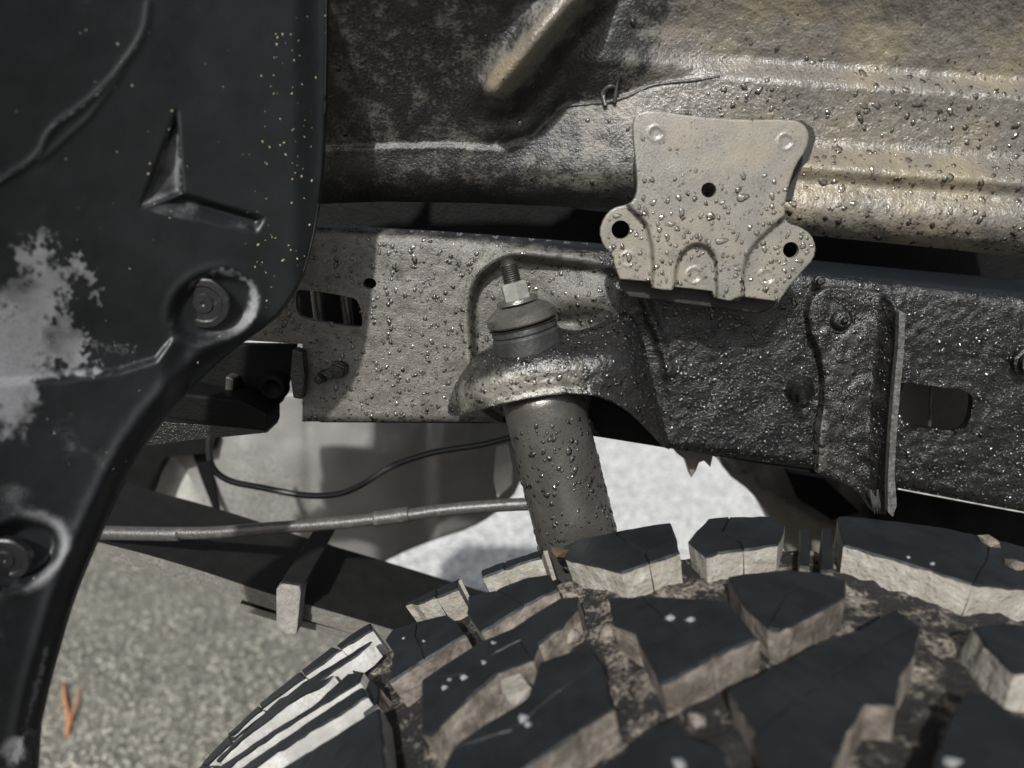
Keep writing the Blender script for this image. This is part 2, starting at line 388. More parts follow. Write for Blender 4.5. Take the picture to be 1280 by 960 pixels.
# ------------------------------------------------------------------ setting: ground
def ground_mat():
    m, t, p = newmat('worn_asphalt')
    c = N(t, 'ShaderNodeTexCoord'); vo = N(t, 'ShaderNodeTexVoronoi', i_Scale=125., i_Randomness=1.); t.links.new(c.outputs['Object'], vo.inputs[0])
    v2 = N(t, 'ShaderNodeTexVoronoi', i_Scale=320.); t.links.new(c.outputs['Object'], v2.inputs[0])
    sp = N(t, 'ShaderNodeSeparateColor'); t.links.new(vo.outputs['Color'], sp.inputs[0])
    s2 = N(t, 'ShaderNodeSeparateColor'); t.links.new(v2.outputs['Color'], s2.inputs[0])
    big = tex(t, 5, 5)
    b = mix(t, maps(t, big, .35, .7), (.12, .112, .09), (.07, .066, .053))
    b = mix(t, maps(t, s2.outputs[0], .55, .9), b, (.32, .31, .265))
    b = mix(t, math_(t, 'MULTIPLY', maps(t, s2.outputs[1], .0, .25, 1., 0.), .7), b, (.04, .04, .035))
    b = mix(t, math_(t, 'MULTIPLY', maps(t, sp.outputs[0], .78, .84), maps(t, vo.outputs['Distance'], .3, .42, 1., 0.)), b, (.55, .51, .42))
    t.links.new(b, p.inputs['Base Color']); p.inputs['Roughness'].default_value = .85
    bn = N(t, 'ShaderNodeBump', i_Strength=.8, i_Distance=.003); t.links.new(v2.outputs['Distance'], bn.inputs['Height']); t.links.new(bn.outputs[0], p.inputs['Normal'])
    return m
MG = ground_mat()
g = link('ground', [(-60, -60, 0), (60, -60, 0), (60, 60, 0), (-60, 60, 0)], [[0, 1, 2, 3]], MG, smooth=False); g['kind'] = 'structure'; g['label'] = 'worn grey asphalt with pale aggregate'
mc, t, p = newmat('painted_bright_ground')  # pale tones stand in for ground brightened by the sun
cn = mix(t, maps(t, tex(t, 75, 6), .40, .60), (.30, .30, .29), (.72, .72, .71)); t.links.new(cn, p.inputs['Base Color']); p.inputs['Roughness'].default_value = .9
bn = N(t, 'ShaderNodeBump', i_Strength=.8, i_Distance=.012); t.links.new(tex(t, 70, 4), bn.inputs['Height']); t.links.new(bn.outputs[0], p.inputs['Normal'])
YC = 1.62
pv = link('pavement', [(-60, YC + .35, .004), (-.52, YC + .25, .004), (-.42, YC, .004), (60, YC - .1, .004), (60, 60, .004), (-60, 60, .004)], [[0, 1, 2, 3, 4, 5]], mc, smooth=False)
pv['kind'] = 'structure'; pv['label'] = 'sunlit ground beyond the truck, its brightness painted as a pale colour'
# loose grit on the asphalt
gv, gf = [], []; ico = [(0, 0, 1), (1, 0, 0), (0, 1, 0), (-1, 0, 0), (0, -1, 0), (.6, .6, .5)]
for i in range(2200):
    c = PG(RNG.uniform(40, 500), RNG.uniform(690, 1000)); r = RNG.uniform(.0012, .0050); b = len(gv); R = Matrix.Rotation(RNG.uniform(0, 6), 3, 'Z')
    for q in [(1, 0, 0), (.3, .9, 0), (-.7, .6, 0), (-.8, -.5, 0), (.3, -.9, 0), (.1, .1, .8)]:
        w = R @ Vector(q); gv.append((c[0] + w[0] * r * RNG.uniform(.7, 1.2), c[1] + w[1] * r, w[2] * r * 1.1 + .0005))
    gf += [[b, b + 1, b + 5], [b + 1, b + 2, b + 5], [b + 2, b + 3, b + 5], [b + 3, b + 4, b + 5], [b + 4, b, b + 5]]
MGR = grimy('pale_grit', (.38, .36, .30), (.62, .58, .50), .7, .9, grain=300, bump=.1, patch=8, const=.2)
gr = link('loose_grit', gv, gf, MGR, smooth=False, kind='stuff'); gr['label'] = 'pale grit scattered on the asphalt'; gr['category'] = 'grit'

# orange pine needles
m, t, p = newmat('dry_needle'); t.links.new(mix(t, tex(t, 60), (.45, .16, .05), (.60, .30, .13)), p.inputs['Base Color']); p.inputs['Roughness'].default_value = .6; MN = m
def gp(u, v, z): d = rays(np.array([float(u)]), np.array([float(v)]))[0]; return C0 + d * ((z - CAM_H) / d[2])
pn = thing('pine_needle', 'fallen orange pine needle pair forming a V on the grey asphalt', 'pine needle', gp(84, 918, 0))
tube('needle', [gp(83, 920, .004), gp(85, 895, .006), gp(81, 875, .006), gp(79, 855, .005)], [.0018, .0024, .0026, .0016], MN, pn, n=8)
tube('needle', [gp(84, 919, .004), gp(89, 897, .007), gp(94, 880, .009), gp(101, 858, .007)], [.0014, .002, .0021, .0012], MN, pn, n=8)

# ------------------------------------------------------------------ truck bed above the wheel
SEAM = [(380, 183), (480, 182), (560, 180), (625, 184), (665, 172), (690, 150), (705, 133), (760, 128), (800, 112), (830, 105), (900, 92)]
def bed_h(u, v):
    wR = ss(760, 1010, u); vv = v - (u - 1000) * .072
    sv = interp(SEAM, u); ds = v - sv
    left = .004 * ss(-3, 3, ds) + .001 * ss(0, 40, ds) - .00016 * np.clip(ds, 0, 60) * ss(690, 600, u) - .001 * np.exp(-(ds / 3.) ** 2)
    left -= .030 * np.clip((v - 205) / 60, 0, 1) ** 2.2; left += .00030 * np.clip(-ds, 0, 260)
    prof = [(-60, .036), (20, .020), (70, .0125), (82, .0105), (100, .0225), (110, .0215), (150, .0180), (178, .0165), (190, .0215), (206, .031), (214, .0305), (222, .0255), (230, .0255), (240, .0295), (258, .0315), (275, .029), (290, .022), (302, .010), (312, -.006)]
    right = interp(prof, vv)
    for d in (3.5, -3.5, 7, -7): right = right + interp(prof, vv + d)
    right /= 5
    vu = v - (u - 1000) * .03
    up = interp([(-60, -.012), (40, .0), (85, .012), (100, .012), (140, .012), (260, .01)], vu) * ss(640, 800, u) * (1 - wR)
    r = left * (1 - wR) + right * wR + up
    # pressed rib running up to the right
    t = ((u - 622) * 118 + (v - 118) * -138) / math.hypot(118, 138); d = dline([(620, 112), (742, -32)], u, v)
    r += .019 * np.exp(-(d / 22.) ** 2) - .004 * np.exp(-((d - 42) / 16.) ** 2) * ss(600, 680, u)
    r += .0035 * np.exp(-(dline([(615, 165), (650, 165)], u, v) / 13.) ** 2) 
    r += .0007 * noi(u, v, 55, 1, 3) + (.0002 + .00035 * wR) * noi(u, v, 9, 2, 2)
    r += .0010 * np.exp(-(ds / 4.) ** 2) * (u < 900) * (1 + noi(u, v, 6, 4, 2)) * (u > 470)
    return r
def bed_dust_light(u, v):
    sv = interp(SEAM, u)
    d = .26 + .24 * ss(640, 760, u) * ss(-20, 20, v - sv) + .45 * ss(740, 900, u) - .35 * ss(225, 262, v - (u - 1000) * .06 * (u > 900))  # last term paints the shade where the lower edge tucks under
    d += 1.0 * np.exp(-(dline([(624, 104), (675, 50), (715, 0)], u, v) / 15.) ** 2)  # highlight along the rib, painted through the dust mask
    d -= .25 * np.exp(-(dline([(660, 140), (740, 60), (830, 5)], u, v) / 22.) ** 2)  # shade to the right of the rib, painted darker
    return d
bed = thing('truck_bed', 'black undercoated truck bed underside above the tyre, with pressed rib and rolled lower edge', 'truck bed', P(840, 255, .52))
bo = [(330, 256), (398, 255), (480, 252), (600, 254), (700, 258), (745, 264), (790, 268), (900, 276), (985, 285), (1020, 295), (1100, 303), (1190, 312), (1310, 325), (1360, 330), (1360, -60), (330, -60)]
panel = sheet('inner_panel', bo, [], .515, MB, bed, h=bed_h, step=4, thick=.002, dust=bed_dust_light)
def on(ob, u, v, lift=0.):
    W, F, U, Vv = SURF[ob.name]; i = np.argsort(np.hypot(U - u, Vv - v))[:3]; return P(u, v, W[i][:, 1].mean() / S - lift / S)
# sealer bead with a torn tail along the seam
tube('seam_sealer', [on(panel, u, v, .0008) for u, v in [(693, 150), (708, 134), (735, 130), (760, 128), (785, 120), (812, 108), (835, 104), (870, 100), (900, 95)]], [.0006, .0009, .0011, .0014, .0011, .0009, .001, .0008, .0004], MWX, bed, wob=.5, n=8)
tube('seam_sealer', [on(panel, u, v, .0015) for u, v in [(757, 133), (754, 118), (762, 108), (770, 112), (768, 128), (772, 104), (777, 92)]], [.0012, .0015, .0012, .0009, .0012, .0007, .0004], MWX, bed, wob=.4, n=8)
def plane_box(name, pts, Y0, Y1, mat, parent, label=None, bev=.001):
    L = [P(u, v, Y0) for u, v in pts]; return solid(name, L, (0, (Y1 - Y0) * S, 0), mat, parent, label, bev)
# box builder and a black backing added to keep the gap above the frame dark
def box(name, a, b, mat, parent, label=None, bev=.004):
    (x0, y0, z0), (x1, y1, z1) = a, b
    return solid(name, [(x0, y0, z0), (x1, y0, z0), (x1, y1, z0), (x0, y1, z0)], (0, 0, z1 - z0), mat, parent, label, bev)
plane_box('gap_backing', [(330, 215), (1360, 290), (1360, 400), (1120, 358), (800, 325), (560, 305), (330, 300)], .62, .66, MBK, bed)
drops(panel, 900, .0004, .0017, w=lambda u, v: (ss(820, 1000, u) * ss(60, 110, v) + .25 * ss(560, 700, u) * ss(120, 150, v) + .05), power=3.2)
for (u, v, a, b, r) in [(1046, 186, 6, 5, .6), (1028, 229, 7, 5, 0), (1053, 236, 7, 5, .8), (1079, 131, 6, 4, 0), (1095, 133, 6, 4, 0), (1148, 131, 7, 3, 0), (1186, 138, 4, 4, 0), (1135, 202, 5, 4, .3), (1160, 207, 4, 4, 0), (1091, 212, 3, 6, 0), (1046, 257, 4, 3, 0), (1066, 253, 5, 3, .4), (1190, 263, 3, 6, 0), (1229, 251, 4, 5, 0), (430, 167, 4, 6, 0), (414, 121, 3, 3, 0), (740, 228, 3, 4, 0), (1110, 262, 3, 5, 0)]:
    big_drop(panel, u, v, a, b, r)

# ------------------------------------------------------------------ frame rail
POCKET = smooth_poly([(592, 470), (586, 400), (590, 355), (612, 332), (640, 318), (690, 324), (752, 332), (790, 350), (812, 400), (835, 470), (850, 560), (700, 560), (600, 520)], 2)
RTOP = [(300, 285), (400, 287), (560, 297), (740, 312), (900, 330), (1020, 343), (1100, 352), (1280, 372), (1360, 380)]
def rail_h(u, v):
    t = v - interp(RTOP, u)
    r = -.0009 * np.clip(-t, 0, 200) ** 1.35 * .6 - .0035 * np.exp(-np.clip(t, 0, 99) / 6.)
    s = sd(POCKET, u, v)
    side = 1 - ss(660, 800, u)
    r += -.012 * ss(-2, 9, s) * (side + (1 - side) * .12) + .0022 * np.exp(-((s + 5) / 5.) ** 2) * (v < 470)
    r += .006 * np.exp(-(np.hypot((u - 735) / 42, (v - 372) / 20)) ** 2) - .008 * np.exp(-(np.hypot((u - 715) / 24, (v - 402) / 12)) ** 2)
    r += .0008 * noi(u, v, 40, 3, 3) + .00035 * noi(u, v, 7, 5, 2) + .0007 * ss(880, 1150, u) * noi(u, v, 7, 8, 3)
    b = interp([(300, 527), (600, 527), (840, 560), (1020, 585), (1360, 655)], u) - v
    r -= .004 * np.clip(1 - b / 7, 0, 1) ** 2
    return r
def rail_dust_light(u, v):
    d = .80 - .80 * ss(590, 900, u) - .7 * ss(12, -12, v - interp(RTOP, u)) - .3 * ss(430, 370, u) * ss(420, 330, v)  # besides dust, paints shade on the rail top and beside the liner
    d += .55 * ss(318, 330, v - (u - 640) * .02) * ss(352, 340, v - (u - 640) * .02) * ss(600, 620, u) * ss(760, 740, u) * .3
    d += .30 * np.exp(-(np.hypot((u - 735) / 50, (v - 372) / 25)) ** 2)  # painted highlight beside the pocket
    d += .25 * np.exp(-((v - interp(RTOP, u) - 6) / 9) ** 2) * ss(980, 1080, u)  # painted highlight along the rail's rounded top
    return d
rail = thing('frame_rail', 'long black and dusty grey chassis frame rail running behind the shock absorber', 'frame rail', P(800, 440, .52))
ro = [(300, 278), (400, 281), (560, 290), (740, 304), (900, 318), (1020, 326), (1100, 334), (1360, 358), (1360, 655), (1280, 641), (1120, 611), (1020, 587), (900, 570), (840, 561), (760, 548), (640, 530), (600, 527), (378, 527), (378, 430), (300, 425)]
SLOT = smooth_poly([(369, 366), (376, 361), (440, 371), (449, 378), (454, 404), (449, 411), (384, 400), (371, 393)], 1)
SLOT2 = smooth_poly([(1120, 480), (1130, 478), (1150, 480), (1200, 487), (1214, 492), (1217, 502), (1212, 528), (1203, 538), (1190, 539), (1122, 531)], 1)
web = sheet('rail_web', ro, [SLOT, circle(462, 354.5, 8.5, 14, 7), SLOT2], .52, MR_, rail, h=rail_h, step=4, thick=.005, dust=rail_dust_light)
# box section behind the web; left half blackened to paint the slot's shade
plane_box('inner_web', [(330, 300), (900, 342), (900, 552), (840, 545), (600, 515), (395, 515), (395, 425), (330, 420)], .60, .604, MBK, rail)
plane_box('inner_web', [(903, 342), (1360, 375), (1360, 622), (1120, 585), (903, 552)], .60, .604, MCM, rail)
plane_box('lower_flange', [(400, 524), (640, 525), (840, 556), (1120, 606), (1360, 650), (1360, 654), (1120, 610), (840, 560), (640, 529), (400, 528)], .5275, .598, MBK, rail, bev=0)
for (a, b) in [((1128, 480), (1117, 532)), ((1162, 480), (1161, 545))]:
    tube('wire', [P(a[0] + 4, a[1] - 10, .575), P((a[0] + b[0]) / 2 + 1, (a[1] + b[1]) / 2, .57), P(b[0], b[1] + 10, .575)], .0012, MWX, rail, n=8)
for (a, b, w) in [((396, 360), (402, 412), .0045), ((432, 366), (438, 414), .004)]:
    tube('inner_rod', [P(*a, .565), P(*b, .565)], w, MWAS, rail, n=12)
# bolts on the rail
def bolt(parent, u, v, Y, r, d, stud, name='bolt', off=(0, 0), mat=None):
    A = P(u, v, Y); ax = np.array([off[0], -1, off[1]]); k = MPP_(Y)
    b = lathe(name, A, ax, dbl([(-.002, r * 1.25 * k), (d * .25, r * 1.25 * k), (d * .32, r * k), (d, r * .92 * k), (d * 1.05, r * .5 * k), (d * 1.08, 0.0001)]), mat or MR_, parent, n=24, wob=.08)
    if stud:
        o = lathe('stud', A + ax / np.linalg.norm(ax) * d, ax, dbl([(0, r * .5 * k), (stud, r * .45 * k), (stud * 1.1, .0001)]), mat or MR_, b if False else parent, n=14, wob=.05)
    return b
bolt(rail, 1000, 486, .517, 14, .006, .010, off=(-.1, -.35))
bolt(rail, 1285, 452, .515, 14, .008, .004, off=(-.2, 0))
bolt(rail, 424, 462, .517, 9, .005, 0, off=(-.1, -.1))
bolt(rail, 405, 470, .515, 6, .007, 0, off=(-.3, -.2))
plane_box('bolt_strap', [(404, 465), (420, 454), (430, 458), (430, 468), (415, 474), (405, 476)], .512, .516, MR_, rail)
bolt(rail, 1024, 351, .512, 5, .004, 0, name='rivet')
wr = lambda u, v: np.where(sd(POCKET, u, v) > 0, .8, 1.) * (1 - .75 * ss(880, 1100, u)) * ss(0, 22, v - interp(RTOP, u))
drops(web, 3400, .00035, .0014, w=wr, power=2.8)
drops(web, 130, .0010, .0017, w=wr, power=2)

drops(web, 2200, .0004, .0012, w=lambda u, v: (.02 + .98 * ss(800, 950, u)) * ss(-5, 10, v - interp(RTOP, u)), name='undercoat_lumps', mat=grimy('undercoat_grain', (.02, .02, .02), (.10, .095, .09), .25, .4, grain=300, bump=.2, patch=60, spec=.8), flat=.5, jag=.3)

# ------------------------------------------------------------------ mounting plate on the bed edge
po = smooth_poly([(798, 142), (813, 137), (871, 146), (929, 150), (988, 149), (1004, 154), (1012, 168), (1008, 187), (994, 207), (986, 231), (981, 254), (981, 272), (986, 280), (999, 283), (1014, 293), (1020, 309), (1017, 324), (1002, 340), (988, 356)], 1, closed=False) + \
    [(973, 377), (927, 371), (924, 376.5), (910, 376), (893, 372.5), (890, 364), (845, 359), (839, 363), (826, 362), (814, 359.5), (811, 352), (775, 349)] + \
    smooth_poly([(769, 334), (765, 318), (754, 307), (749, 289), (755, 272), (766, 260), (784, 256), (792, 251), (797, 237), (795, 207), (792, 178), (791, 158), (793, 148)], 1, closed=False)
MID = smooth_poly([(780, 240), (784, 257), (806, 276), (811, 290), (817, 318), (815, 380), (927, 385), (929, 330), (941, 307), (970, 279), (985, 268), (1030, 240), (1030, 120), (770, 120)], 1)
ARCH = smooth_poly([(845, 400), (843, 350), (847, 326), (857, 310), (871, 304), (886, 309), (895, 325), (896, 350), (895, 400)], 2)
WELDS = [(819.6, 166.6, 8.7), (982, 177, 9), (785, 324, 8), (868, 344, 9), (959, 346, 9)]
def plate_h(u, v):
    r = .0052 * ss(-3, 2.5, sd(MID, u, v)) * ss(205, 262, v) + .0052 * (1 - ss(205, 262, v)) - .0050 * ss(-2.5, 2.5, sd(ARCH, u, v))
    r -= .004 * np.clip((300 - v) / 160, 0, 1) * 0
    for x, y, q in WELDS:
        d = np.hypot(u - x, v - y); r += .0006 * np.exp(-((d - q) / 1.5) ** 2) - .0004 * (d < q - 1)
    return r + .00018 * noi(u, v, 30, 11, 2)
plate = thing('mounting_plate', 'dusty pale steel bracket plate with two eared holes, covered in water drops', 'bracket', P(880, 260, .465))
def plY(u, v): return .470 - (v - 150) * .00002
pl = sheet('plate', po, [circle(886, 237.5, 9.6, 20), circle(776, 287, 11.7, 22), circle(988.7, 312.5, 10.2, 20)], plY, MPL, plate, h=plate_h, step=2.4, thick=.0032, edge=1.6, dust=lambda u, v: .55 + .25 * ss(260, 160, v))
sheet('spacer', [(776, 340), (776, 360), (786, 371), (860, 381), (945, 391.5), (961, 388), (974, 374), (940, 352), (800, 340)], [], .478, MPE, plate, step=5, thick=.010, edge=2)  # dark layer; the shade under the plate is put into its colour
sheet('plate_shadow', [(1002, 150), (1016, 160), (1020, 172), (1014, 192), (1000, 212), (990, 250), (975, 250), (975, 160)], [], .478, MPE, plate, step=5, thick=.008)  # dark sheet standing in for the plate's shadow on its right edge
BIG = [(650, 340, 6, 4, -.6), (640, 435, 8, 7, 0), (738, 345, 4, 2.5, 0), (768, 430, 4, 6, 0), (562, 455, 4.5, 3, .5), (372, 432, 4.5, 4.5, 0), (384, 500, 5, 6, 0), (265, 455, 5, 4.5, .6), (232, 495, 2.5, 7, .4), (300, 520, 4, 5, 0), (342, 548, 5.5, 4, 0), (468, 510, 3.5, 5, 0), (512, 515, 6.5, 5.5, .3), (327, 610, 4, 5, 0), (392, 597, 5, 3, -.6), (552, 622, 8.5, 5.5, .1), (625, 600, 2.5, 7, -.2), (462, 608, 4, 5, .4), (498, 625, 3, 4, 0), (450, 655, 3.5, 4, 0), (105, 512, 6, 4.5, 0), (155, 485, 5, 2.5, .3), (192, 508, 3.5, 5, -.3), (80, 655, 6, 5, .4), (60, 700, 5, 4, 0), (126, 640, 3, 3.5, 0), (740, 655, 4, 5, 0), (790, 652, 5, 4, 0), (664, 675, 4, 6, -.2), (838, 595, 3.5, 6, -.4), (906, 640, 5, 4.5, 0), (890, 705, 6, 3.5, .3), (925, 670, 3, 4, 0), (620, 745, 5, 3, .2), (620, 770, 3.5, 4, 0), (297, 710, 5, 3, -.5), (335, 715, 3, 5, .5), (318, 790, 2.5, 5, 0), (685, 785, 4, 3, 0), (860, 742, 3, 4, 0), (825, 720, 5, 2, .2), (745, 800, 6, 3, .2), (530, 715, 3.5, 7, -.2), (680, 565, 3, 5, .2), (945, 640, 4, 2.5, 0), (675, 495, 2, 5, -.3), (362, 640, 4, 2.5, -.5), (282, 553, 3.5, 3.5, 0), (160, 690, 5, 6, 0), (775, 540, 5, 3, -.5)]
for x, y, a, b, r in BIG: big_drop(pl, 740 + x / 3.43, 120 + y / 3.43, a * .85, b * .85, r, parent=pl)
drops(pl, 420, .0003, .0014, w=lambda u, v: .08 + ss(195, 250, v), power=2.4)

# ------------------------------------------------------------------ shock mount and shock absorber
DB = [(558, 522), (566, 521), (600, 512), (640, 502), (700, 491), (745, 494), (772, 505), (795, 524), (818, 548), (840, 566)]
DT = [(558, 500), (575, 462), (600, 440), (640, 420), (690, 408), (718, 414), (745, 408), (785, 392), (800, 410), (840, 560)]
def dome_h(u, v):
    b = interp(DB, u); tp = interp(DT, u); t = np.clip((v - tp) / (b - tp + 1e-6), 0, 1)
    x = np.clip(np.where(u < 676, (u - 676) / 122, (u - 676) / 165), -1, 1); w = np.sqrt(np.clip(1 - np.abs(x) ** 3.2, 0, 1)) 
    x2 = np.clip((u - 838) / -90, 0, 1); w = np.maximum(w, .22 * x2 * (u > 700))
    top = .10 + .90 * np.sqrt(np.clip(1 - (1 - np.clip(t / .68, 0, 1)) ** 2, 0, 1))
    return .068 * w * top + .0008 * noi(u, v, 26, 21, 3) + .0004 * noi(u, v, 6, 22, 2) + .0014 * ss(7, 2, np.abs(b - v))
tube('edge_highlight', [P(u, v, .519) for u, v in [(1122, 611), (1180, 622), (1260, 637), (1360, 655)]], .0006, MNUT, rail, n=6)  # thin bright rod added as the highlight on the rail's lower edge
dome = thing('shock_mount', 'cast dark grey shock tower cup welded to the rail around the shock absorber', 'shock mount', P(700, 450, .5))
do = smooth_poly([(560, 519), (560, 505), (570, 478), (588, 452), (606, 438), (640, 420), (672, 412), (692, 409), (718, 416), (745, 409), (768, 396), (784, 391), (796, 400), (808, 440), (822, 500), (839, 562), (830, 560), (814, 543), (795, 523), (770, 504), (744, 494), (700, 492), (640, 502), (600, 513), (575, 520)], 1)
cup = sheet('cup', do, [], .522, MD, dome, h=dome_h, step=3.2, thick=.004, edge=1.6, dust=lambda u, v: .02 + .85 * np.exp(-(np.hypot((u - 640) / 75, (v - (485 - (u - 640) * .1)) / 22)) ** 2) + .12 * ss(.3, .6, (v - interp(DT, u)) / (interp(DB, u) - interp(DT, u) + 1)) - .1 * ss(720, 800, u))  # pale front patch is a painted highlight; right end darkened as shade
drops(cup, 600, .0004, .0014, power=2.4)
drops(cup, 500, .0004, .0010, name='casting_grain', mat=MD, flat=.45, jag=.3)
# gusset skirt under the cup, against the rail
sheet('skirt', [(740, 494), (790, 520), (834, 560), (790, 552), (750, 545), (736, 520)], [], .515, MBK, dome, step=8, thick=.004)

shock = thing('shock_absorber', 'wet grey shock absorber tube with threaded stud and nut at its upper mount', 'shock absorber', P(720, 600, .475))
A0, B0 = P(633, 322, .474), P(726, 690, .470); AX = B0 - A0; LEN = np.linalg.norm(AX); k = MPP_(.475) * 1.03
def at(py): return (py - 322) / (690 - 322) * LEN
pr = [(0, .1), (0, 6.0), (at(328), 8.5)]
for i in range(13):
    y = 329 + i * 2.4; pr += [(at(y), 9.6), (at(y + .8), 11), (at(y + 1.6), 11), (at(y + 2.4), 9.6)]
pr += [(at(362), 8.5)]
lathe('stud', A0, AX, [(d, r * k) for d, r in pr], MTHR, shock, n=28)
lathe('nut', A0, AX, dbl([(at(350), 1 * k), (at(350), 14 * k), (at(352), 17 * k), (at(369), 17 * k), (at(370), 15 * k)]), MNUT, shock, hexed=True)
lathe('washer', A0, AX, dbl([(at(369), 8 * k), (at(369), 25 * k), (at(373), 26 * k), (at(374), 8 * k)]), MWAS, shock)
lathe('cup_washer', A0, AX, dbl([(at(374), 9 * k), (at(375.5), 27 * k), (at(380), 35 * k), (at(384), 41 * k), (at(385.5), 43 * k), (at(394), 43.5 * k), (at(396), 42 * k), (at(398.5), 30 * k)]), MWAS, shock, wob=.01)
lathe('bushing', A0, AX, dbl([(at(397), 30 * k), (at(399), 42 * k), (at(400), 40 * k), (at(406), 41 * k), (at(408), 39.5 * k), (at(411), 42 * k), (at(428), 43 * k), (at(440), 42 * k)]), MRB, shock, wob=.02)
sb = lathe('shock_body', A0, AX, [(at(470), 10 * k), (at(474), 44 * k), (at(480), 49 * k), (at(488), 50.5 * k), (at(520), 51 * k), (at(760), 54 * k), (at(960), 54 * k)], MSH, shock, n=72)
SURFB = SURF[sb.name]
def lathe_uv(ob):                       # drops only where the tube shows below the cup
    W, F, _, _ = SURF[ob.name]; d = (W - A0) @ (AX / LEN); SURF[ob.name] = (W, F, d, d)
lathe_uv(sb)
drops(sb, 1500, .0003, .0013, w=lambda u, v: ((u > at(500)) & (u < at(700))) * 1., power=2.6)
drops(sb, 45, .0012, .0019, w=lambda u, v: ((u > at(515)) & (u < at(700))) * 1., name='water_drops')

# ------------------------------------------------------------------ hanger bracket on the right
HO = smooth_poly([(1010, 395), (1012, 378), (1022, 364), (1040, 358), (1075, 361), (1105, 366), (1116, 374), (1122, 388), (1126, 410)], 1, closed=False) + [(1124, 440), (1119, 490), (1116, 540), (1113, 590), (1114, 630), (1106, 642), (1092, 640), (1080, 622), (1060, 606), (1022, 592), (1024, 540), (1030, 500), (1030, 470), (1024, 440), (1014, 418)]
def hang_h(u, v):
    fold = interp([(360, 1098), (450, 1090), (560, 1082), (640, 1090)], v)
    r = .020 * np.clip((u - fold) / 34, 0, 1) ** 1.3 - .0015 * np.exp(-(np.hypot(u - 1050, v - 398) / 22) ** 4)
    r += .0012 * noi(u, v, 22, 31, 3) + .0004 * noi(u, v, 6, 32, 2); return r
hang = thing('hanger_bracket', 'black folded hanger bracket bolted to the rail, with a scraped bright edge', 'bracket', P(1070, 500, .51))
hp = sheet('bracket_plate', HO, [], .508, MR_, hang, h=hang_h, step=3.2, thick=.008, edge=4, dust=lambda u, v: .18 + .25 * np.exp(-(dline([(1028, 520), (1028, 580)], u, v) / 8) ** 2) + .1 * ss(1110, 1070, u))
MED = grimy('scraped_edge', (.04, .04, .04), (.27, .255, .235), .4, .7, grain=1500, bump=1., patch=420, const=.0)
fl = [(1124, 388), (1132, 392), (1130, 440), (1125, 490), (1121, 540), (1118, 590), (1121, 632), (1116, 646), (1110, 640), (1110, 600), (1113, 540), (1118, 480), (1123, 430)]
sheet('flange_edge', fl, [], .483, MED, hang, step=3, thick=.004, h=lambda u, v: .0006 * noi(u, v, 5, 33, 2), dust=lambda u, v: np.full(u.shape, .4))
lathe('rivet', P(1050, 399, .510), (0, -1, .05), [(-.001, 21 * k), (.0006, 20 * k), (.001, 17 * k), (.0005, 15.5 * k), (.0025, 14 * k), (.0052, 10 * k), (.0058, 7 * k), (.005, 5.5 * k), (.0075, 4.5 * k), (.009, 2.5 * k), (.0093, .0001)], MR_, hang, n=32, wob=.07)
drops(hp, 60, .0005, .0014, power=2.5)
drops(hp, 500, .0005, .0011, name='undercoat_lumps', mat=bpy.data.materials['undercoat_grain'], flat=.5, jag=.3)
# frayed metal at its foot
for i in range(9): tube('frayed_tip', [P(1088 + i * 3, 612 + (i % 3) * 4, .50), P(1091 + i * 2.2, 630, .497), P(1094 + i * 1.6, 643 - (i % 2) * 6, .498)], [.0008, .0008, .0002], MED, hang, n=6, seg=3)

# ------------------------------------------------------------------ wheel arch liner
LO = [(409, -60), (408, 100), (405, 200), (399, 255), (389, 310), (376, 352), (356, 384), (338, 404), (300, 431), (262, 462), (228, 497), (200, 530), (175, 565), (155, 600), (133, 648), (110, 700), (88, 755), (72, 810), (58, 860), (47, 910), (40, 1010), (-60, 1010), (-60, -60)]
LOS = smooth_poly(LO[:-3], 1, closed=False) + LO[-3:]
CREASE = [(-60, 480), (0, 478), (80, 474), (150, 464), (195, 450), (215, 425)]
WEDGE = [(222, 134), (229, 242), (172, 262)]; WEDGE2 = [(229, 242), (330, 272), (322, 292), (260, 285), (172, 264)]
REC = circle(268, 384, 58, 24, 44, -.45); REC2 = circle(18, 694, 66, 28, 42, -.45)
def lin_h(u, v):
    r = .0035 * ss(-6, 5, v - interp(CREASE, u)) * ss(235, 200, u)
    s = sd(WEDGE, u, v); r -= np.clip(s, 0, 99) * 0 + .006 * ss(-2, 9, s) * np.clip((u - 165) / 60, 0, 1)
    s2 = sd(WEDGE2, u, v); r -= .006 * ss(-2, 9, s2) * np.clip(1 - (v - interp([(172, 225), (229, 242), (330, 272)], u)) / 26, 0, 1)
    for R, dp in ((REC, .0035), (REC2, .0045)):
        q = sd(R, u, v); r -= dp * ss(-3, 16, q); r += .0005 * np.exp(-((q + 4) / 6.) ** 2)
    r += .0006 * np.exp(-(dline(smooth_poly([(0, 226), (48, 198), (62, 160), (108, 130), (150, 88), (182, 40), (186, 5)], 2, False), u, v) / 5) ** 2)
    r += .0004 * np.exp(-(dline([(52, 200), (110, 148), (150, 96)], u, v) / 4) ** 2)
    e = dline(LO[7:20], u, v); r += (.0008 * np.exp(-((e - 26) / 9.) ** 2) - .004 * ss(26, 0, e)) * ss(385, 440, v)
    r += .0008 * noi(u, v, 120, 41, 2) + .00006 * noi(u, v, 16, 42, 2)
    r -= .004 * ss(365, 400, u)
    return r
def lin_Y(u, v): return .44 - .095 * np.clip(1 - u / 400, -.2, 1.2) - .035 * ss(420, 960, v)
MUD = [(30, 305), (55, 300), (62, 330), (85, 345), (88, 370), (78, 392), (92, 402), (105, 450), (70, 462), (46, 440), (10, 395), (-20, 390), (-20, 360), (20, 345)]
